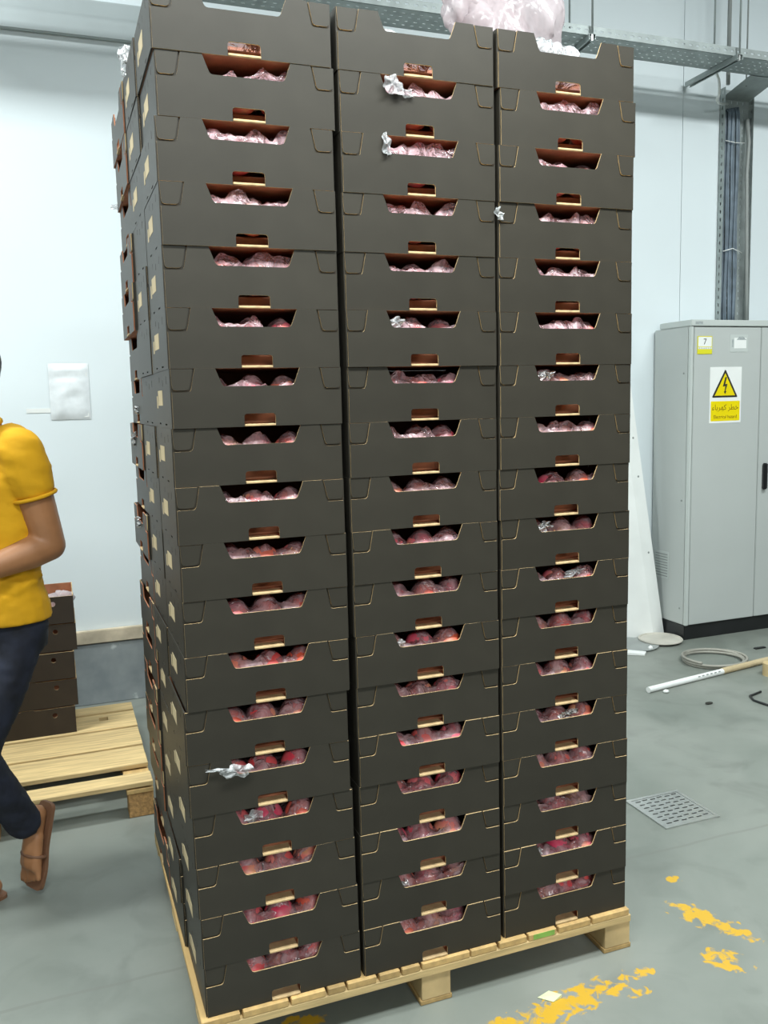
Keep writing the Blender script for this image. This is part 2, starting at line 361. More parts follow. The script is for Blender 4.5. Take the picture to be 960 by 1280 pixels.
ORD = ['topmost', 'second from the top', 'third from the top', 'fourth from the top', 'fifth from the top', 'sixth from the top', 'seventh from the top', 'eighth from the top', 'ninth from the top', 'ninth from the bottom', 'eighth from the bottom', 'seventh from the bottom', 'sixth from the bottom', 'fifth from the bottom', 'fourth from the bottom', 'third from the bottom', 'second from the bottom', 'bottom']
COLN = ['left', 'middle', 'right']
cx = [0.1965, 0.6035, 1.0035]
off0 = {2: .006, 3: .0, 13: -.009, 14: -.007, 15: -.002, 17: .003, 18: .007}
off2 = {1: .0, 2: .006, 3: .0, 9: -.002}
used = False
crates = {}
def put(root_args, x, y, z, rz, sz, label, group, keep_patch=True):
    global used
    if not used: c = proto; used = True
    else:
        c = copy_tree(proto)
    c.location = (x, y, z); c.rotation_euler = (0, 0, rz); c.scale = (1, 1, sz)
    tag(c, label, 'crate', group)
    return c
todo_patchless = []
for col in range(3):
    for row in range(1, 19):
        n = 18-row; z = zrow(n); sz = (zrow(n+1)-z-.0001)/H
        dx = {0: off0, 2: off2}.get(col, {}).get(row, 0)+R.uniform(-.0015, .0015); dy = R.uniform(-.003, .002)
        c = put(None, cx[col]+dx, D/2+dy, z, R.uniform(-.004, .004), sz, f'dark card fruit crate in the front {COLN[col]} column, {ORD[row-1]} of eighteen', 'crates in the front columns')
        crates[(col, row)] = c
flank = {}
for row in range(1, 19):
    n = 18-row; z = zrow(n); sz = (zrow(n+1)-z-.0001)/H
    c = put(None, cx[0]+R.uniform(-.006, .001), .301+D/2, z, R.uniform(-.006, .006), sz, f'dark card crate in the second column along the left flank, {ORD[row-1]}', 'crates along the left flank of the stack')
    flank[(0, row)] = c
    c = put(None, D/2+R.uniform(-.012, .004), .603+W, z, -math.pi/2+R.uniform(-.01, .01), sz, f'end-on dark crate in the rear column of the left flank, {ORD[row-1]}', 'crates along the left flank of the stack')
    flank[(1, row)] = c
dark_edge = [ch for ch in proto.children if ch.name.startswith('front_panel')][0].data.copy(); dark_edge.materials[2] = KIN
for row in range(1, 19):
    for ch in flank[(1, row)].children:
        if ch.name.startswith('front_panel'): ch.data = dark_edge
def drop(o):
    for ch in list(o.children): drop(ch)
    bpy.data.objects.remove(o)
for (k, row), c in flank.items():
    if k == 1 or row in (4, 6, 7):
        for ch in list(c.children):
            if ch.name.startswith('printed_patch'): drop(ch)
for (col, row), c in crates.items():
    if col:
        for ch in list(c.children):
            if ch.name.startswith('printed_patch'): drop(ch)

# ------------------------------------------------------------------ peaches and their bags
def peach_mesh(seed):
    bm = bmesh.new(); rr = .0385; nu, nv = 24, 14
    top = bm.verts.new((0, 0, rr*.84)); bot = bm.verts.new((0, 0, -rr*.97)); rings = []
    for i in range(1, nv):
        th = math.pi*i/nv; ring = []
        for j in range(nu):
            ph = 2*math.pi*j/nu
            k = 1-.16*math.exp(-(th/.42)**2)-.05*math.exp(-((min(ph, 2*math.pi-ph))/.3)**2)*math.sin(th) + .02*noise.noise(Vector((math.cos(ph)*math.sin(th), math.sin(ph)*math.sin(th), math.cos(th)))*1.5+Vector((seed*3.1, 0, 0)))
            ring.append(bm.verts.new((rr*k*math.sin(th)*math.cos(ph), rr*k*math.sin(th)*math.sin(ph), rr*k*math.cos(th))))
        rings.append(ring)
    for j in range(nu):
        bm.faces.new((top, rings[0][j], rings[0][(j+1) % nu])); bm.faces.new((bot, rings[-1][(j+1) % nu], rings[-1][j]))
        for i in range(nv-2): bm.faces.new((rings[i][j], rings[i+1][j], rings[i+1][(j+1) % nu], rings[i][(j+1) % nu]))
    bmesh.ops.recalc_face_normals(bm, faces=bm.faces)
    me = bpy.data.meshes.new('peach'); bm.to_mesh(me); bm.free(); me.materials.append(PEACH)
    me.polygons.foreach_set('use_smooth', [True]*len(me.polygons)); return me
pm = [peach_mesh(i) for i in range(4)]

def bag_bm(spots, seed, lift=0.0, crumple=1.0, front=.090):
    """a crumpled sheet of film lying over the fruit at spots [(x, y, top z)]"""
    bm = bmesh.new(); nx, ny = 44, 22; x0, x1, y0, y1 = -.165, .165, -.1415, .12; g = []
    for j in range(ny+1):
        rowv = []
        for i in range(nx+1):
            x = x0+(x1-x0)*i/nx; y = y0+(y1-y0)*j/ny
            h = .044
            for (fx, fy, ft) in spots:
                d2 = ((x-fx)**2+(y-fy)**2)/.046**2
                h = max(h, .032+(ft-.032)*(math.sqrt(max(0, 1-min(1, d2)))*.75+.25*math.exp(-d2*1.2)))
            h += .004
            v = Vector((x*34+seed*7.3, y*34, seed)); cr = noise.noise(v)*.5+abs(noise.noise(v*2.1))*.7
            h += crumple*(.010*cr-.001)+lift*(math.exp(-(x/.08)**2-((y+.09)/.06)**2))
            if y < -.10: h = max(h, front+.026*noise.noise(Vector((x*26+seed*5.1, 2.2, seed)))+.012*noise.noise(v*1.7)-(y+.138)*.25)
            h = min(h, H-.004)
            if j == 0: h = .034
            edge = min(i, nx-i)/3.0
            if edge < 1: h = .034+(h-.034)*edge
            rowv.append(bm.verts.new((x+.004*noise.noise(v+Vector((9, 0, 0))), y+(.004*noise.noise(v+Vector((0, 9, 0))) if j else 0), h)))
        g.append(rowv)
    for j in range(ny):
        for i in range(nx): bm.faces.new((g[j][i], g[j][i+1], g[j+1][i+1], g[j+1][i]))
    return bm
def blob(bm, c, rx, ry, rz, seed, amp=.35, rot=0.0, mi=0, sub=3):
    g = bmesh.ops.create_icosphere(bm, subdivisions=sub, radius=1.0)
    cr, sr = math.cos(rot), math.sin(rot)
    for v in g['verts']:
        p = v.co.copy(); k = 1+amp*(noise.noise(p*2.3+Vector((seed, 0, 0)))+.6*noise.noise(p*5.1+Vector((0, seed, 0))))
        p *= k; p = Vector((p.x*rx, p.y*ry, p.z*rz)); p = Vector((p.x*cr-p.z*sr, p.y, p.x*sr+p.z*cr)); v.co = p+Vector(c)
    for fc in {fc for v in g['verts'] for fc in v.link_faces}: fc.material_index = mi
def tuft(bm, c, rx, rz, seed, rot=0.0, depth=.016, mi=0):   # a gathered end of thin film: pleated, ragged fan
    nr, nt = 7, 40; rings = []
    cr, sr = math.cos(rot), math.sin(rot)
    def P(q, t):
        rag = 1+.35*noise.noise(Vector((math.cos(t)*2.2, math.sin(t)*2.2, seed)))
        x = rx*q*rag*math.cos(t); z = rz*q*rag*math.sin(t)
        y = -depth*(.55*math.sin(5*t+seed+2*q)*q+.6*noise.noise(Vector((x*70, z*70, seed)))+.35*noise.noise(Vector((x*170, z*170, seed*2)))+.5*(1-q))
        return Vector((c[0]+x*cr-z*sr, c[1]+y, c[2]+x*sr+z*cr))
    ctr = bm.verts.new(P(0, 0))
    for i in range(1, nr+1): rings.append([bm.verts.new(P(i/nr, 2*math.pi*k/nt)) for k in range(nt)])
    for k in range(nt):
        bm.faces.new((ctr, rings[0][k], rings[0][(k+1) % nt])).material_index = mi
        for i in range(nr-1): bm.faces.new((rings[i][k], rings[i+1][k], rings[i+1][(k+1) % nt], rings[i][(k+1) % nt])).material_index = mi
tails = {(1, 2): [(-.071, -D/2-.012, .103, .020, .011, .022, .3), (-.045, -D/2-.006, .093, .028, .008, .011, -.3)], (1, 3): [(-.088, -D/2-.006, .104, .011, .008, .026, .1)],
         (0, 14): [(-.082, -D/2-.008, .100, .036, .008, .015, .05), (-.122, -D/2-.007, .108, .034, .004, .005, -.12)], (2, 4): [(-.198, -D/2-.006, .098, .010, .006, .016, .5)],
         (0, 15): [(-.052, -D/2+.012, .098, .026, .008, .015, .2)], (1, 12): [(-.075, -D/2+.01, .096, .012, .006, .009, .2)], (1, 6): [(-.07, -D/2+.012, .100, .022, .008, .012, .3)], (2, 7): [(-.06, -D/2+.012, .100, .026, .008, .013, .2)],
         (2, 10): [(-.062, -D/2+.012, .100, .022, .008, .014, .2)], (2, 17): [(-.082, -D/2+.012, .098, .012, .006, .010, .2)], (2, 14): [(.01, -D/2+.012, .094, .03, .007, .012, .2)], (1, 17): [(-.075, -D/2+.010, .094, .012, .006, .012, .2)], (2, 11): [(.03, -D/2+.014, .098, .03, .007, .010, .2)]}
POS = ['left', 'middle', 'right']
for (col, row), c in crates.items():
    sz = c.scale.z; base = c.location; spots = []
    if row > 1:
        sh = R.uniform(-.012, .012)
        for k in range(3):
            fx = (-.078, 0, .078)[k]+sh+R.uniform(-.004, .004); fy = -.099+R.uniform(-.004, .014); fz = .030+.0375
            spots.append((fx, fy, fz+.041))
            p = bpy.data.objects.new('peach', pm[R.randrange(4)]); COL.objects.link(p)
            p.location = (base.x+fx, base.y+fy, base.z+(fz+.001)*sz); p.rotation_euler = (R.uniform(-.5, .5), R.uniform(-.5, .5), R.uniform(0, 6.28))
            tag(p, f'{POS[k]} red peach under film in front {COLN[col]} column crate, {ORD[row-1]}', 'peach', 'peaches bagged inside the crates')
    else:
        spots = [(-.08, -.06, .095), (.0, -.06, .1), (.08, -.06, .1)]
    lift = {(2, 1): .02, (1, 1): -.02, (0, 1): -.02}.get((col, row), R.uniform(-.004, .006))
    bm = bag_bm(spots, R.uniform(0, 50), lift, R.uniform(.6, 1.3), (.108 if row < 6 else .101 if row < 9 else .092)+R.uniform(-.005, .006) if row > 1 else .07)
    for i, tl in enumerate(tails.get((col, row), [])): tuft(bm, tl[:3], tl[3], tl[5], row*3.1+i+col, tl[6], min(.014, tl[4]*1.3), 1)
    if (col, row) == (2, 1):
        for i, (x, q) in enumerate(((-.05, .034), (-.01, .034), (.04, .03), (-.07, .024))): blob(bm, (x, -.105+.01*i, .105), q, .03, .028, i*2.2, .25, 0, 1)
    if (col, row) == (1, 1): blob(bm, (-.06, -.11, .092), .03, .02, .014, 4.4, .3, -.1, 1)
    b = link('plastic_bag', bm, [FILM, FILMW], None, True); b.location = base; b.scale = (1, 1, sz); b.rotation_euler = c.rotation_euler
    look = {(1, 2): 'milky bag end puffing out of', (1, 3): 'milky bag end standing up in', (0, 14): 'milky bag tail hanging left of'}.get((col, row), 'clear crumpled bag over the fruit in' if row > 1 else 'film bag lying in')
    tag(b, f'{look} the front {COLN[col]} column crate, {ORD[row-1]}', 'plastic bag', 'fruit bags in the crates')
# film ends poking from the rear column of the left flank
for row, (dy, dz, q) in ((8, (.0, .085, .020)), (10, (.02, .09, .016)), (7, (.01, .04, .012))):
    c = flank[(1, row)]
    bm = bmesh.new(); tuft(bm, (dy, -D/2-.004, dz), q*1.3, q, row*1.7, .3, .012)
    b = link('plastic_bag', bm, FILMW, None, True); b.location = c.location; b.rotation_euler = c.rotation_euler
    tag(b, f'small milky film end poking from rear left-flank crate, {ORD[row-1]}', 'plastic bag', 'film ends on the left flank')
# loose film on top of the stack and at its left rear
bm = bmesh.new()
for i, (x, y, z, a, b_, c_) in enumerate(((1.02, .47, 2.53, .08, .06, .10), (1.06, .50, 2.62, .12, .07, .14), (1.16, .50, 2.72, .12, .06, .16), (1.02, .52, 2.72, .11, .06, .15))): blob(bm, (x, y, z), a, b_, c_, 3.3*i, .3, .3, 0, 4)
tag(link('plastic_film', bm, FILMP, None, True), 'pinkish crumpled plastic film bunched up on top of the right column', 'plastic film')
bm = bmesh.new(); tuft(bm, (.004, .50, 2.465), .026, .040, 8.8, .1, .02)
tag(link('plastic_film', bm, FILMW, None, True), 'pale film peak rising behind the top left crates', 'plastic film')
bm = bmesh.new(); tuft(bm, (-.006, .985, 2.20), .020, .009, 5.1, .1, .012)
tag(link('plastic_film', bm, FILMW, None, True), 'small white film scrap on the far left edge of the stack', 'plastic film')

# ------------------------------------------------------------------ second pallet with a short stack
p2 = tag(empty('wooden_pallet', (-.57, 1.9, 0)), 'pale pine pallet by the back wall under the short crate stack', 'pallet')
bd = [(1.395, 1.495, .140), (1.585, 1.70, .140), (1.708, 1.797, .134), (1.803, 1.912, .140), (1.922, 2.035, .134), (2.045, 2.13, .140), (2.138, 2.265, .134), (2.275, 2.378, .140)]
for i, (a, b, z) in enumerate(bd):
    if i == 6:
        bm = bmesh.new(); slab(bm, [(-.6, a-1.9), (.6, a-1.9), (.6, b-1.9), (-.6, b-1.9)], [[(.44, .275), (.48, .275), (.48, .325), (.44, .325)]], lambda x, y, d: (x, y, z-d), .018, 0, 0, 0); link('deck_board', bm, WOODX, p2)
    else: bbox('deck_board', -.6, .6, a-1.9, b-1.9, z-.019, z, WOODX, p2, .002, 1)
for x0 in (-.6, -.05, .5): bbox('stringer_board', x0, x0+.1+(.02 if x0 > .4 else 0)-.02, -.505, .478, .097, .1145, WOODY, p2, .002, 1)
for x0 in (-.6, -.05, .505):
    for y0 in (-.5, -.05, .38): bbox('block', x0, x0+.095, y0, y0+.095, 0.0, .0968, CHIP, p2, .003, 1)
def plain_crate():
    root = empty('fruit_crate'); w, d, h = .198, .15, .124
    circ = lambda c, z, q: [(c+q*math.cos(k*math.pi/5), z+q*math.sin(k*math.pi/5)) for k in range(10)]
    bm = bmesh.new(); slab(bm, [(-w, 0), (w, 0), (w, h-.004), (.03, h-.004), (.024, h), (-.024, h), (-.03, h-.004), (-w, h-.004)], [circ(-.085, .088, .011), circ(.112, .088, .011)], lambda a, b, dd: (a, -d+dd, b), .004, 0, 1, 2); link('long_panel', bm, [BROWN, KIN, KRAFT], root)
    bm = bmesh.new(); slab(bm, [(-w, 0), (w, 0), (w, h), (-w, h)], [], lambda a, b, dd: (a, d-dd, b), .004, 0, 1, 2); link('long_panel', bm, [BROWN, KIN, KRAFT], root)
    for s in (1, -1):
        o = rnd([(-d+.0042, 0), (-.04, 0), (-.04, .026), (.04, .026), (.04, 0), (d-.0042, 0), (d-.0042, h), (.09, h), (.075, h-.036), (-.075, h-.036), (-.09, h), (-d+.0042, h)], .007, {2, 3, 8, 9})
        bm = bmesh.new(); slab(bm, o, [], lambda a, b, dd: (s*(w-dd), a, b), .004, 0, 1, 2); link('end_panel', bm, [CARD, KIN, KRAFT], root)
    bm = bmesh.new(); slab(bm, [(-w+.0045, -d+.0045), (w-.0045, -d+.0045), (w-.0045, d-.0045), (-w+.0045, d-.0045)], [], lambda a, b, dd: (a, b, .0045-dd), .004, 1, 1, 1); link('bottom_panel', bm, [BROWN, KIN, KRAFT], root)
    return root
pc = plain_crate(); last = None
for i in range(5):
    c = pc if i == 0 else copy_tree(pc)
    c.location = (-.425+(.005 if i % 2 else -.004)+.006*i, 2.215+R.uniform(-.004, .004), .1405+i*.1252); c.rotation_euler = (0, 0, R.uniform(-.01, .01))
    tag(c, f'dark brown card crate in the short stack behind the person, {["lowest", "second from bottom", "middle", "second from top", "open topmost"][i]}', 'crate', 'crates in the short stack')
    last = c
bm = bmesh.new()
for i in range(6): blob(bm, (-.12+.055*i, -.07+.05*(i % 3), .075), .05, .045, .036, i*1.9, .25, 0, 0)
b = link('plastic_bag', bm, FILMP, None, True); b.location = last.location
tag(b, 'pink-tinged bag of fruit in the open top crate of the short stack', 'plastic bag')

# ------------------------------------------------------------------ electrical cabinet
cb = tag(empty('electrical_cabinet', (3.47, 2.5, 0)), 'tall light grey electrical cabinet with a yellow lightning warning sign', 'cabinet')
def cab(name, x0, x1, y0, y1, z0, z1, m, bev=.0, par=None): return bbox(name, x0, x1, y0, y1, z0, z1, m, par or cb, bev)
cab('plinth', 0.0, 1.2, .012, .35, 0, .095, BLACK, .003)
cab('body', 0, 1.2, .022, .35, .096, 1.985, CABM, .004)
cab('top_cap', -.002, 1.202, -.004, .30, 1.986, 2.025, CABT, .004)
cab('corner_post', -.001, .022, .0, .0215, .096, 1.985, CABT, .003)
d1 = cab('door', .024, .548, -.002, .0205, .10, 1.98, CABM, .003)
d2 = cab('door', .552, 1.18, -.002, .0205, .10, 1.98, CABM, .003)
h = cab('handle', .585, .615, -.028, -.002, .945, 1.115, BLACK, .006, d2)
bm = bmesh.new(); cyl(bm, (.59, -.002, 1.03), (.59, -.008, 1.03), .02, n=12)
vt = cab('side_vent', -.004, -.0005, .17, .31, .37, .55, CABT, .001)
for i in range(9): bbox('louvre', -.0062, -.004, .18, .30, .385+.018*i, .391+.018*i, GREYP, vt)
for z in (.2, .9, 1.7): 
    bm = bmesh.new(); cyl(bm, (.0, .06, z), (-.003, .06, z), .006, n=8); link('screw', bm, GREYP, cb)
tag(cab('maker_plate', .03, .085, -.0055, -.0045, 1.998, 2.014, LGREY), 'small grey plate on the top cap')
def flat(bm, pts, y, th=.0004, mi=0): slab(bm, pts, [], lambda a, b, d: (a, y-th+d, b), th, mi, mi, mi)
def ink_text(name, body, size, x, y, z, m, parent, sx=1.0):
    cu = bpy.data.curves.new(name, 'FONT'); cu.body = body; cu.size = size; cu.align_x = 'CENTER'; cu.extrude = .00025; cu.resolution_u = 3
    o = bpy.data.objects.new(name, cu); COL.objects.link(o); bpy.context.view_layer.update()
    me = bpy.data.meshes.new_from_object(o.evaluated_get(bpy.context.evaluated_depsgraph_get())); bpy.data.objects.remove(o)
    me.materials.clear(); me.materials.append(m); q = bpy.data.objects.new(name, me); COL.objects.link(q); q.parent = parent
    q.location = (x, y, z); q.rotation_euler = (math.pi/2, 0, 0); q.scale = (sx, 1, 1); return q
Y0 = -.0022
# warning sign
ws = cab('warning_sign', .150, .398, Y0-.0012, Y0, -1.115+2.5, 1.735, PAPER); tag(ws, 'white sticker with yellow lightning triangle and Arabic and English words')
ys = Y0-.0013
bm = bmesh.new(); flat(bm, rnd([(.166, 1.545), (.370, 1.545), (.268, 1.722)], .012), ys); link('triangle_border', bm, INK, ws)
bm = bmesh.new(); flat(bm, [(.188, 1.557), (.348, 1.557), (.268, 1.696)], ys-.0005); link('triangle', bm, YEL, ws)
bm = bmesh.new(); flat(bm, [(.268, 1.672), (.280, 1.672), (.268, 1.628), (.286, 1.630), (.272, 1.584), (.280, 1.586), (.268, 1.566), (.258, 1.583), (.264, 1.583), (.270, 1.616), (.250, 1.613)], ys-.001); link('lightning', bm, INK, ws)
bm = bmesh.new(); flat(bm, rnd([(.160, 1.398), (.388, 1.398), (.388, 1.522), (.160, 1.522)], .006), ys); link('yellow_panel', bm, YEL, ws)
ink_text('arabic_words', '\uFE80\uFE8E\uFE91\uFEAE\uFEEC\uFEDB \uFEAE\uFEC4\uFEA7', .047, .274, ys-.0006, 1.468, INKB, ws, 1.05)
ink_text('english_words', 'Electrical hazard', .031, .274, ys-.0006, 1.414, INKB, ws, .90)
# number label
nl = cab('number_label', .046, .160, Y0-.003, Y0, 1.815, 1.925, YLIM, .001); tag(nl, 'white and yellow label reading 7')
bm = bmesh.new(); flat(bm, [(.052, 1.862), (.154, 1.862), (.154, 1.920), (.052, 1.920)], Y0-.0031); link('white_field', bm, PAPER, nl)
ink_text('numeral', '7', .052, .103, Y0-.0036, 1.874, INK, nl)
bm = bmesh.new(); flat(bm, [(.052, 1.846), (.154, 1.846), (.154, 1.858), (.052, 1.858)], Y0-.0031)
for i in range(7): flat(bm, [(.057+.014*i, 1.849), (.064+.014*i, 1.849), (.064+.014*i, 1.855), (.057+.014*i, 1.855)], Y0-.0035, mi=1)
link('print_line', bm, [PAPER, LGREY], nl)
# data label
dl = cab('data_label', .300, .440, Y0-.0012, Y0, 1.828, 1.935, CABT); tag(dl, 'pale grey data label with dark arrow and bar')
bm = bmesh.new(); flat(bm, [(.332, 1.850), (.428, 1.850), (.428, 1.915), (.332, 1.915)], Y0-.0013); link('pale_field', bm, PAPER, dl)
bm = bmesh.new(); flat(bm, [(.314, 1.858), (.328, 1.858), (.328, 1.905), (.314, 1.905)], Y0-.0013); flat(bm, [(.350, 1.902), (.428, 1.902), (.400, 1.924), (.370, 1.922)], Y0-.0018); link('dark_print', bm, LGREY, dl)

# ------------------------------------------------------------------ cable trays, struts, rods, cables
def tray(name, length, width, hgt, label, pos, rot):
    root = tag(empty(name, pos), label, 'cable tray'); root.rotation_euler = rot
    P = .05; n = int(round(length/P))
    # local: length along x, width along y, walls up z
    for y, s in ((0, 1), (width, -1)):
        bm = bmesh.new()
        for i in range(n): slab(bm, [(i*P, 0), ((i+1)*P, 0), ((i+1)*P, hgt), (i*P, hgt)], [rnd([(i*P+.014, hgt*.42), (i*P+.036, hgt*.42), (i*P+.036, hgt*.64), (i*P+.014, hgt*.64)], .003, None, 1)], lambda a, b, d: (a, y+s*d, b), .0018, 0, 0, 0)
        link('side_rail', bm, GALV, root)
    bm = bmesh.new()
    for i in range(n):
        hl = [[(i*P+.016, width*q-.0035), (i*P+.034, width*q-.0035), (i*P+.034, width*q+.0035), (i*P+.016, width*q+.0035)] for q in (.2, .4, .6, .8)]
        slab(bm, [(i*P, 0), ((i+1)*P, 0), ((i+1)*P, width), (i*P, width)], hl, lambda a, b, d: (a, b, d), .0016, 0, 0, 0)
    link('tray_bed', bm, GALV, root); return root
tray('cable_tray', 3.2, .22, .05, 'galvanised perforated tray run behind the front left and middle columns', (-.95, 2.39, 3.535), (0, 0, 0))
tray('cable_tray', 2.8, .22, .05, 'galvanised perforated tray run above the electrical cabinet', (2.46, 2.39, 3.535), (0, 0, 0))
# riser: length up z, bed against the wall
rt = tray('cable_tray', 1.5, .235, .05, 'vertical galvanised tray on the wall dropping behind the cabinet', (3.96, 2.858, 2.03), (0, 0, 0))
rt.matrix_world = Matrix(((0, 1, 0, 3.962), (0, 0, -1, 2.857), (1, 0, 0, 2.03), (0, 0, 0, 1)))
ext = bmesh.new()
cv = []
for i in range(9):
    a = math.pi/2*i/8; cv.append((2.857-.25*(1-math.cos(a)) if 0 else 2.857-.12*(1-math.sin(math.pi/2-a)), 3.53+.02*i/8))
tops = [(3.967, 2.612), (4.192, 2.612)]
hl = []
slab(ext, [(2.60, 0), (2.857, 0), (2.857, .225), (2.60, .225)], hl, lambda a, b, d: (3.967+b, a, 3.531-d-.06*(1-math.cos(min(1, max(0, (a-2.6)/.257))*math.pi/2))), .002, 0, 0, 0)
link('bend_plate', ext, GALV, rt).matrix_parent_inverse = rt.matrix_world.inverted()
def strut(x0, y0, x1, y1, label):
    rt_ = empty('strut_channel', (x0, y0, 3.5345)); a = math.atan2(y1-y0, x1-x0); rt_.rotation_euler = (0, 0, a); L = math.hypot(x1-x0, y1-y0)
    bm = bmesh.new(); box(bm, 0, L, -.02, .02, -.003, -.0005); box(bm, 0, L, -.02, -.017, -.028, -.003); box(bm, 0, L, .017, .02, -.028, -.003); box(bm, 0, L, -.02, -.010, -.030, -.028); box(bm, 0, L, .010, .02, -.030, -.028)
    link('channel', bm, GALV, rt_); bm = bmesh.new(); cyl(bm, (.012, 0, -.034), (.012, 0, -.004), .009, n=6); link('nut', bm, STEEL, rt_)
    return tag(rt_, label, 'bracket', 'struts under the cable tray')
strut(2.655, 2.36, 2.70, 2.70, 'slotted steel strut under the start of the right cable tray')
strut(3.66, 2.35, 3.68, 2.83, 'slotted steel strut under the tray above the cabinet, reaching the wall')
def rod(x, y, z0, label, rad=.006, m=GALV, top=5.0, group='rods holding the cable tray', nm='threaded_rod', cat='rod'):
    bm = bmesh.new(); cyl(bm, (0, 0, 0), (0, 0, top-z0), rad, n=8); o = link(nm, bm, m, None, True, (x, y, z0)); return tag(o, label, cat, group)
rod(2.664, 2.375, 3.502, 'thin steel rod to the near end of the first strut')
rod(2.70, 2.66, 3.535, 'thin steel rod behind the start of the right tray')
rod(3.671, 2.368, 3.502, 'thin steel rod to the near end of the strut above the cabinet')
rod(3.72, 2.64, 3.536, 'thin steel rod behind the tray left of the grey conduit')
rod(3.885, 2.70, 3.50, 'thick grey conduit dropping from the ceiling behind the tray', .013, GREYP, 5.0, None, 'conduit', 'conduit')
rod(4.03, 2.70, 3.50, 'thin grey cable dropping from the ceiling right of the conduit', .005, GREYP, 5.0, None, 'ceiling_cable', 'cable')
for i in range(7):
    bm = bmesh.new(); x = 3.988+.0185*i; rad = .0085
    pts = [(x+.004*math.sin(k*.9+i), 2.835-.007*(i % 2), 3.38-.0-k*.113) for k in range(13)]
    tube(bm, [(x+.004*math.sin(i), 2.846, 3.40+.004*i)]+pts, rad, 8)
    tag(link('power_cable', bm, CABLEM, None, True), ['leftmost', 'second from left', 'third from left', 'middle', 'third from right', 'second from right', 'rightmost'][i]+' blue-grey cable of the bundle in the vertical tray', 'cable', 'cables in the vertical tray')
bm = bmesh.new(); tube(bm, [(4.165, 2.83, 3.35), (4.155, 2.80, 3.2), (4.14, 2.795, 3.0), (4.15, 2.795, 2.7), (4.165, 2.80, 2.4), (4.175, 2.80, 2.03)], .013, 8)
tag(link('power_cable', bm, GREYP, None, True), 'thicker light grey cable hanging right of the bundle', 'cable')
bm = bmesh.new(); tube(bm, [(4.225, 2.846, 2.03), (4.22, 2.846, 3.53)], .010, 8); tag(link('conduit', bm, GREYP, None, True), 'slim grey conduit on the wall right of the vertical tray', 'conduit')
bm = bmesh.new(); tube(bm, [(3.70, 2.62, 3.545), (3.735, 2.63, 3.525), (3.765, 2.645, 3.50), (3.785, 2.66, 3.46), (3.79, 2.67, 3.42), (3.80, 2.70, 3.40), (3.86, 2.75, 3.40), (3.97, 2.80, 3.42)], .008, 8)
tag(link('cable_loop', bm, WHITEP, None, True), 'short white cable loop between the tray and the riser', 'cable')
for z, sl in ((3.20, -.01), (2.50, .02)):
    bm = bmesh.new(); tube(bm, [(3.975, 2.812, z), (4.05, 2.806, z+sl), (4.13, 2.812, z-.004)], .003, 6)
    tag(link('cable_tie', bm, WHITEP, None, True), ('upper' if z > 3 else 'lower')+' white tie strapped across the cables in the riser', 'cable tie', 'ties on the riser')

# ------------------------------------------------------------------ leaning white profile and debris by the cabinet
def sweep(bm, lo, hi):
    A = [bm.verts.new(p) for p in lo]; B = [bm.verts.new(p) for p in hi]; n = len(A)
    for i in range(n): bm.faces.new((A[i], A[(i+1) % n], B[(i+1) % n], B[i]))
    bm.faces.new(A[::-1]); bm.faces.new(B)
lo = [(3.10, 2.72), (3.364, 2.68), (3.463, 2.70), (3.463, 2.705), (3.364, 2.686), (3.10, 2.726)]
pr = empty('white_profile', (0, 0, 0))
bm = bmesh.new(); sweep(bm, [(x, y, 0.0) for x, y in lo], [(x-.255, y+.128, 2.0) for x, y in lo])
link('sheet', bm, WHITEP, pr)
for z in (.55, 1.05, 1.3, 1.65):
    bm = bmesh.new(); q = z/2.0; cyl(bm, (3.42-.255*q, 2.693+.128*q, z), (3.42-.255*q, 2.689+.128*q, z), .007, n=8); link('screw_hole', bm, GREYP, pr)
tag(pr, 'white bent metal profile leaning on the wall beside the cabinet', 'metal profile')
bm = bmesh.new(); bmesh.ops.create_cone(bm, cap_ends=True, segments=40, radius1=.125, radius2=.135, depth=.008, matrix=Matrix.Translation((0, 0, .0125)))
bm2 = bm; tube(bm, [(.133*math.cos(a*math.pi/20), .133*math.sin(a*math.pi/20), .018) for a in range(40)], .006, 6, True)
tag(link('round_lid', bm, mat('lid_beige', (.50, .48, .42), .5), None, False, (3.32, 2.555, 0)), 'round beige lid lying on the floor by the cabinet corner', 'lid')
bm = bmesh.new(); bmesh.ops.create_cone(bm, cap_ends=True, segments=40, radius1=.15, radius2=.16, depth=.012, matrix=Matrix.Translation((0, 0, .0062)))
tag(link('metal_disc', bm, GREYP, None, False, (3.10, 2.545, 0)), 'dull grey disc on the floor under the leaning white profile', 'disc')
bm = bmesh.new(); sweep(bm, [(2.88, 2.44, 0.002), (3.03, 2.33, 0.002), (3.07, 2.37, 0.002), (2.92, 2.48, 0.002)], [(2.88, 2.44, 0.02), (3.03, 2.33, 0.012), (3.07, 2.37, 0.014), (2.92, 2.48, 0.022)])
tag(link('metal_offcut', bm, WHITEP), 'white metal offcut on the floor right behind the tall stack', 'offcut')
bm = bmesh.new(); blob(bm, (3.14, 2.42, .014), .016, .012, .014, 1.2, .2)
tag(link('paper_scrap', bm, PAPER, None, True), 'tiny white scrap on the floor in front of the round lid', 'scrap')
bm = bmesh.new(); blob(bm, (2.716, 1.735, .008), .016, .012, .009, 2.2, .2)
tag(link('paper_scrap', bm, PAPER, None, True), 'tiny white scrap beside the long pipe', 'scrap')
bm = bmesh.new()
pts = []
for k in range(150):
    a = k*2*math.pi/46+2.2; q = .165+.012*math.sin(k*.13)+.006*(k/46); pts.append((3.325+q*math.cos(a)*1.02, 2.075+q*.95*math.sin(a), .010+.007*(k/46) + .004*math.sin(a*1.5)))
tube(bm, pts, .0075, 8)
tag(link('hose_coil', bm, COILM, None, True), 'loose coil of grey hose on the floor before the cabinet', 'hose')
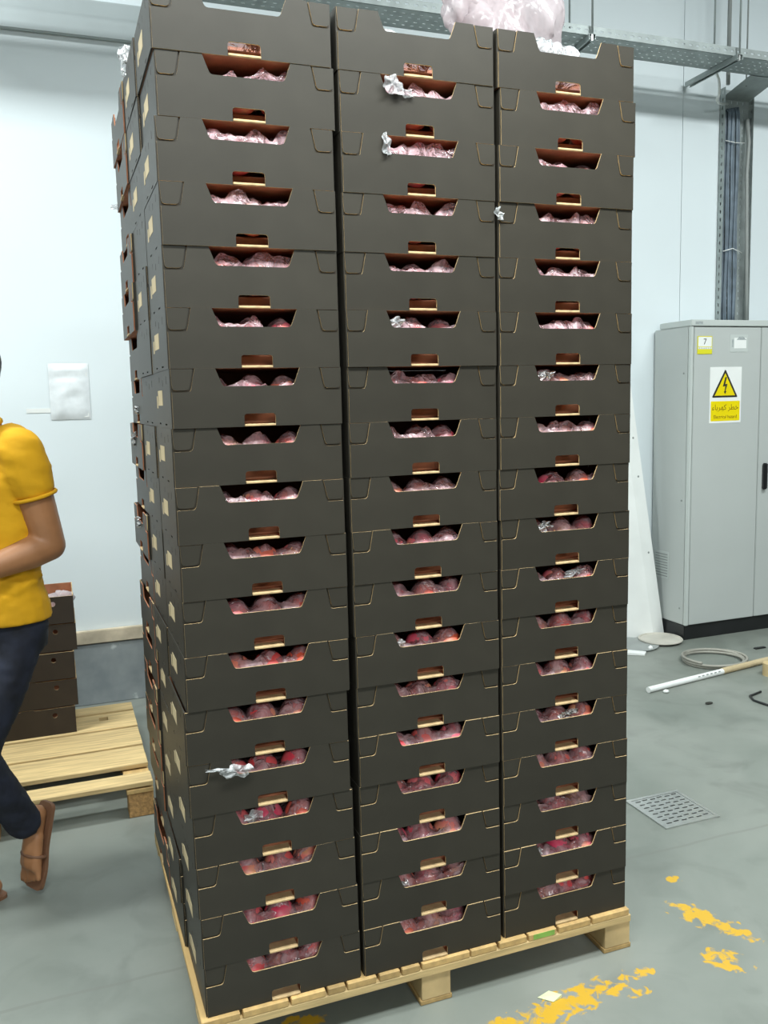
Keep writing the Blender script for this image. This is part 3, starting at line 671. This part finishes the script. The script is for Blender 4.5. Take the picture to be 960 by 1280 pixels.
pp_ = empty('long_pipe', (2.63, 1.772, 0)); dr = Vector((3.55-2.63, 1.915-1.772, 0)); 
bm = bmesh.new(); cyl(bm, (0, 0, .016), tuple(dr*.62+Vector((0, 0, .016))), .016, n=14); link('white_section', bm, WHITEP, pp_)
bm = bmesh.new(); cyl(bm, tuple(dr*.62+Vector((0, 0, .0175))), tuple(dr*1.5+Vector((0, 0, .0175))), .0175, n=14); link('tan_section', bm, mat('tan_sleeve', (.50, .40, .24), .6), pp_)
tag(pp_, 'long thin white pipe with a tan end lying on the floor', 'pipe')
for i in range(6):
    q = dr*(.40+.035*i); bm = bmesh.new(); box(bm, -.008, .008, -.003, .003, 0, .0006); o = link('printed_mark', bm, GREYP, pp_); o.location = q+Vector((.004, -.0135, .026)); o.rotation_euler = (.95, 0, math.atan2(dr.y, dr.x))
bm = bmesh.new(); cyl(bm, (0, 0, 0), (0, 0, .07), .045, n=20); tag(link('tape_roll', bm, mat('tan_tape', (.55, .42, .22), .6), None, False, (3.43, 1.735, 0)), 'tan tape roll by the pipe at the right edge', 'tape')
bm = bmesh.new(); tube(bm, [(3.16, 1.53, .006), (3.06, 1.50, .006), (3.03, 1.44, .006), (3.04, 1.36, .006), (3.10, 1.30, .006), (3.2, 1.27, .006)], .006, 8); tag(link('black_wire', bm, BLACK, None, True), 'bent black wire on the floor near the right edge', 'wire')
bm = bmesh.new(); box(bm, 3.72, 3.80, 2.155, 2.175, 0, .008); tag(link('dark_chip', bm, BLACK), 'dark splinter on the floor below the cabinet door', 'scrap')
bm = bmesh.new(); blob(bm, (2.80, 1.505, .005), .022, .012, .005, 3.2, .2); tag(link('dark_chip', bm, INK, None, True), 'dark crumb on the floor in front of the pipe', 'scrap')
bm = bmesh.new(); sweep(bm, [(.855, -.095, .001), (.885, -.125, .001), (.915, -.118, .001), (.895, -.085, .001)], [(.855, -.095, .0025), (.885, -.125, .0022), (.915, -.118, .010), (.895, -.085, .0045)])
tag(link('paper_scrap', bm, mat('pale_green_paper', (.62, .68, .42), .7)), 'pale green paper scrap on the yellow floor paint', 'scrap')

# plastic pouch taped to the wall
bm = bmesh.new(); g = []
for j in range(15):
    rw = []
    for i in range(11):
        x = -.245+.195*i/10; z = 1.52+.285*j/14; e = min(1, min(i, 10-i)/1.5)*min(1, min(j, 14-j)/1.5)
        rw.append(bm.verts.new((x, 2.857-e*(.012+.010*noise.noise(Vector((x*12, z*25, 3)))), z)))
    g.append(rw)
for j in range(14):
    for i in range(10): bm.faces.new((g[j][i], g[j][i+1], g[j+1][i+1], g[j+1][i]))
pc_ = empty('document_pouch', (0, 0, 0)); link('sleeve', bm, mat('pouch_film', (.74, .78, .80), .35, var=.03, scale=30), pc_, True)
bbox('paper_sheet', -.235, -.06, 2.8535, 2.8555, 1.53, 1.795, PAPER, pc_)
bbox('tape_strip', -.36, -.22, 2.8575, 2.8592, 1.558, 1.580, WHITEP, pc_)
tag(pc_, 'white plastic document pouch taped to the wall behind the person', 'pouch')

# ------------------------------------------------------------------ person
PC = Vector((-.437, 1.05, 0)); ang = math.radians(35); FW = Vector((-math.cos(ang), -math.sin(ang), 0)); LF = Vector((math.sin(ang), -math.cos(ang), 0))
def B(a, b, z): return PC+FW*a+LF*b+Vector((0, 0, z))
def capsule(bm, p0, p1, r0, r1, n=14):
    p0, p1 = Vector(p0), Vector(p1); ax = (p1-p0); L = ax.length; ax.normalize(); ref = Vector((.2, .9, .37)); rings = []
    for k in range(1, 5): a = math.pi/2*k/4-math.pi/2*1; rings.append((p0+ax*(r0*math.sin(-math.pi/2+math.pi/2*k/4)), r0*math.cos(-math.pi/2+math.pi/2*k/4)))
    for k in range(0, 4): rings.append((p1+ax*(r1*math.sin(math.pi/2*k/4)), r1*math.cos(math.pi/2*k/4)))
    vs = [[bm.verts.new(q) for q in ring_pts(c, ax, rr, n, ref)] for c, rr in rings]
    a = bm.verts.new(p0-ax*r0); b = bm.verts.new(p1+ax*r1)
    for i in range(n):
        j = (i+1) % n; bm.faces.new((a, vs[0][j], vs[0][i])); bm.faces.new((b, vs[-1][i], vs[-1][j]))
        for k in range(len(vs)-1): bm.faces.new((vs[k][i], vs[k][j], vs[k+1][j], vs[k+1][i]))
def chain(bm, pts):
    for (p, q), (p2_, q2) in zip(pts[:-1], pts[1:]): capsule(bm, p, p2_, q, q2)
def loft(bm, rings, n=20):   # (centre, half width along LF, half depth along FW)
    vs = []
    for c, wd, dp in rings: vs.append([bm.verts.new(c+LF*(wd*math.cos(2*math.pi*i/n))+FW*(dp*math.sin(2*math.pi*i/n))) for i in range(n)])
    for k in range(len(vs)-1):
        for i in range(n): bm.faces.new((vs[k][i], vs[k][(i+1) % n], vs[k+1][(i+1) % n], vs[k+1][i]))
    bm.faces.new(vs[0][::-1]); bm.faces.new(vs[-1])
def ell(bm, c, a, b, z, fw=FW, lf=LF):
    g = bmesh.ops.create_icosphere(bm, subdivisions=3, radius=1)
    for v in g['verts']: v.co = Vector(c)+fw*(v.co.x*a)+lf*(v.co.y*b)+Vector((0, 0, v.co.z*z))
def remesh(name, bm, m, parent, vox, sm=6):
    o = link(name, bm, m, None)
    md = o.modifiers.new('r', 'REMESH'); md.mode = 'VOXEL'; md.voxel_size = vox; md.use_smooth_shade = True
    s_ = o.modifiers.new('s', 'SMOOTH'); s_.factor = .5; s_.iterations = sm
    bpy.context.view_layer.update()
    me = bpy.data.meshes.new_from_object(o.evaluated_get(bpy.context.evaluated_depsgraph_get())); o.modifiers.clear(); o.data = me
    me.materials.clear(); me.materials.append(m); me.polygons.foreach_set('use_smooth', [True]*len(me.polygons)); o.parent = parent
    return o
man = tag(empty('person', (0, 0, 0)), 'person in a yellow polo shirt and dark jeans walking left with bent arm', 'person')
J = {'ls': B(-.005, .158, 1.452), 'le': B(-.07, .180, 1.155), 'lw': B(.155, .15, 1.100), 'rs': B(-.01, -.185, 1.455), 're': B(-.03, -.24, 1.14), 'rw': B(.19, -.17, 1.10),
     'lh': B(-.02, .085, .90), 'lk': B(.185, .10, .53), 'la': B(.015, .075, .235), 'rh': B(.0, -.085, .90), 'rk': B(.19, -.06, .49), 'ra': B(.135, -.01, .085)}
bm = bmesh.new()
loft(bm, [(B(0, 0, .86), .13, .10), (B(0, 0, .95), .15, .105), (B(0, 0, 1.08), .135, .09), (B(.0, 0, 1.25), .15, .10), (B(0, 0, 1.38), .155, .10), (B(-.005, 0, 1.47), .12, .07), (B(-.005, 0, 1.51), .07, .06)])
capsule(bm, B(-.01, 0, 1.46), B(.035, 0, 1.60), .058, .054)
hc = B(.057, 0, 1.680)
ell(bm, hc+Vector((0, 0, .03)), .098, .076, .098); ell(bm, hc+FW*.028-Vector((0, 0, .045)), .066, .058, .072); capsule(bm, hc+FW*.06-Vector((0, 0, .088)), hc+FW*.062-Vector((0, 0, .086)), .026, .026)
capsule(bm, hc+FW*.094+Vector((0, 0, .015)), hc+FW*.108-Vector((0, 0, .022)), .008, .013)
for s in (1, -1):
    ell(bm, hc+LF*s*.076+FW*-.005-Vector((0, 0, .005)), .018, .008, .030)
    capsule(bm, hc+FW*.088+LF*s*.018+Vector((0, 0, .028)), hc+FW*.078+LF*s*.045+Vector((0, 0, .026)), .009, .008)
for sd in ('l', 'r'):
    s_, e_, w_ = J[sd+'s'], J[sd+'e'], J[sd+'w']
    chain(bm, [(s_, .060), (s_.lerp(e_, .5), .058), (e_, .049), (e_.lerp(w_, .3), .051), (w_, .032)])
    # hand: palm, four curled fingers, thumb from the side
    d = (w_-e_).normalized(); sg = 1 if sd == 'l' else -1
    inward = (-LF*sg+Vector((0, 0, -.15))).normalized(); up = d.cross(inward).normalized()
    if up.z < 0: up = -up
    kn = w_+d*.085
    for k in range(4):
        off = up*(.030-.020*k)
        capsule(bm, w_+off*.55+d*.012, kn+off-d*.006*abs(k-1), .014, .0115)
        ln = (.040, .045, .042, .034)[k]; p = kn+off-d*.006*abs(k-1)
        q1 = p+(d*.85+inward*.5).normalized()*ln; q2 = q1+(d*.35+inward*.95).normalized()*ln*.62; q3 = q2+(inward-d*.25).normalized()*ln*.5
        chain(bm, [(p, .0095), (q1, .0085), (q2, .0078), (q3, .0070)])
    tb = w_+d*.022+up*.020+inward*.006; t1 = tb+(d*.55+up*.6+inward*.5).normalized()*.042; t2 = t1+(d*.85+inward*.45+up*.1).normalized()*.030
    chain(bm, [(tb, .014), (t1, .0105), (t2, .0085)])
# legs under the jeans and feet
for sd in ('l', 'r'): chain(bm, [(J[sd+'h'], .070), (J[sd+'k'], .050), (J[sd+'k'].lerp(J[sd+'a'], .35), .050), (J[sd+'a'], .034)])
def foot(a, dirv, upv, heel, L=.245):
    s = dirv.cross(upv).normalized()
    capsule(bm, a, a-upv*heel*.55-dirv*.015, .034, .034)
    hp = a-upv*heel-dirv*.035; chain(bm, [(hp, .030), (hp+dirv*L*.45, .030), (hp+dirv*L*.68-upv*.008, .026)])
    for k in range(2): capsule(bm, hp+dirv*L*.3+s*(.018-.036*k), hp+dirv*L*.70+s*(.026-.052*k)-upv*.008, .022, .020)
    for k in range(5):
        o_ = s*(-.040+.020*k); tl = L*(.98-.035*abs(k-(3.4)))
        capsule(bm, hp+dirv*L*.70+o_*.9-upv*.012, hp+dirv*tl+o_-upv*.017, .0115, .0095)
    return hp, s
dn = (Vector((0, 0, -1))+FW*.22+Vector((-.05, 0, 0))).normalized(); un = (FW-dn*FW.dot(dn)).normalized()
lf_h = foot(J['la'], dn, un, .030, .235)
rf_h = foot(J['ra'], FW, Vector((0, 0, 1)), .046, .245)
body = remesh('body', bm, SKIN, man, .0062, 4)
# jeans
bm = bmesh.new()
loft(bm, [(B(-.005, 0, .82), .155, .118), (B(-.005, 0, .90), .160, .122), (B(-.0, 0, .955), .152, .112)])
for sd in ('l', 'r'):
    k_, a_, h_ = J[sd+'k'], J[sd+'a'], J[sd+'h']
    end = k_.lerp(a_, .93 if sd == 'l' else .97)
    chain(bm, [(h_, .078), (h_.lerp(k_, .5), .078), (k_, .064), (k_.lerp(end, .45), .061), (end, .052)])
jeans = remesh('jeans', bm, DENIM, man, .009, 4)
# polo shirt
bm = bmesh.new()
loft(bm, [(B(-.004, 0, .915), .176, .138), (B(-.003, 0, .96), .172, .132), (B(.004, 0, 1.06), .158, .118), (B(.008, 0, 1.22), .170, .122), (B(.008, 0, 1.35), .178, .122), (B(0, 0, 1.44), .165, .098), (B(-.005, 0, 1.495), .125, .078), (B(-.005, 0, 1.53), .070, .062)])
for sd in ('l', 'r'):
    s_, e_ = J[sd+'s'], J[sd+'e']; chain(bm, [(s_, .071), (s_.lerp(e_, .2), .075), (s_.lerp(e_, .34), .071)])
capsule(bm, B(-.02, .10, 1.475), J['ls'], .062, .064); capsule(bm, B(-.02, -.10, 1.475), J['rs'], .062, .064)
for k in range(9):   # cloth folds round the waist
    z = .955+.03*k; s_ = R.uniform(-.03, .03)
    pts = [(B(.118*math.sin(a)+.002, .160*math.cos(a), z+.022*math.sin(3*a+k)+s_*.3), .011) for a in [R.uniform(-.6, .4)+.35*i for i in range(5)]]
    chain(bm, pts)
shirt = remesh('polo_shirt', bm, SHIRT, man, .008, 3)
def wrinkle(o, amp, sx, sz):
    me = o.data; nn = [v.normal.copy() for v in me.vertices]
    for v, n_ in zip(me.vertices, nn):
        c = v.co; q = Vector((c.x*sx, c.y*sx, c.z*sz+c.x*9))
        v.co = c+n_*amp*(noise.noise(q)+.5*(1-2*abs(noise.noise(q*2.1+Vector((3, 1, 7))))))
wrinkle(shirt, .0045, 7, 24); wrinkle(jeans, .005, 9, 20)
bm = bmesh.new()
for sd in ('l', 'r'):
    s_, e_ = J[sd+'s'], J[sd+'e']; d = (e_-s_).normalized(); c = s_.lerp(e_, .47)
    bm = bmesh.new(); tube(bm, ring_pts(c, d, .066, 24), .0065, 6, True); link('sleeve_cuff', bm, SHIRT, shirt, True)
bm = bmesh.new(); tube(bm, ring_pts(B(.022, 0, 1.530), Vector((0, 0, 1))+FW*.3, .060, 24), .011, 8, True); link('collar', bm, SHIRT, shirt, True)
bm_ = bmesh.new(); bm_.from_mesh(shirt.data); bv = BVHTree.FromBMesh(bm_); bm_.free()
pts = []
for k in range(9):
    a = math.pi*(.1+.95*k/8); q = B(.3, .085+.022*math.cos(a), 1.385+.016*math.sin(a)-.006*k/8); hit = bv.ray_cast(q, -FW)
    if hit[0]: pts.append(hit[0]+hit[1]*.001)
bm = bmesh.new(); tube(bm, pts, .0028, 6); tag(link('chest_mark', bm, INKB, shirt, True), 'small dark curved stitched mark on the chest')
# hair, eyes, mouth
bm = bmesh.new(); ell(bm, hc+Vector((0, 0, .045))-FW*.012, .104, .083, .096); ell(bm, hc-FW*.040+Vector((0, 0, .012)), .066, .074, .066)
hair = remesh('hair', bm, HAIRM, man, .006, 3)
for s in (1, -1):
    bm = bmesh.new(); ell(bm, hc+FW*.079+LF*s*.031+Vector((0, 0, .008)), .012, .014, .009); e_ = link('eye', bm, EYEW, man, True)
    bm = bmesh.new(); ell(bm, hc+FW*.0895+LF*s*.031+Vector((0, 0, .008)), .003, .006, .006); link('iris', bm, INK, e_, True)
    bm = bmesh.new(); chain(bm, [(hc+FW*.096+LF*s*.014+Vector((0, 0, .034)), .004), (hc+FW*.085+LF*s*.046+Vector((0, 0, .036)), .003)]); link('eyebrow', bm, HAIRM, man, True)
bm = bmesh.new(); chain(bm, [(hc+FW*.082+LF*.024-Vector((0, 0, .056)), .004), (hc+FW*.093-Vector((0, 0, .055)), .006), (hc+FW*.082-LF*.024-Vector((0, 0, .056)), .004)]); link('mouth', bm, LIP, man, True)
# sandals
for (hp, s), dirv, upv, L in ((lf_h, dn, un, .235), (rf_h, FW, Vector((0, 0, 1)), .245)):
    o = rnd([(-.035, -.034), (L*.45, -.036), (L*.75, -.050), (L+.012, -.042), (L+.012, .042), (L*.75, .050), (L*.45, .036), (-.035, .034)], .02)
    bm = bmesh.new(); slab(bm, o, [], lambda a, b, d: hp+dirv*a+s*b-upv*(.028+d), .013, 0, 0, 0); sn = link('sandal', bm, SOLE, man)
    bm = bmesh.new(); tube(bm, [hp+dirv*L*.55+s*(.047*math.cos(a))+upv*(.048*math.sin(a)-.026) for a in [math.pi*k/10 for k in range(11)]], .006, 6); link('strap', bm, SOLE, sn, True)
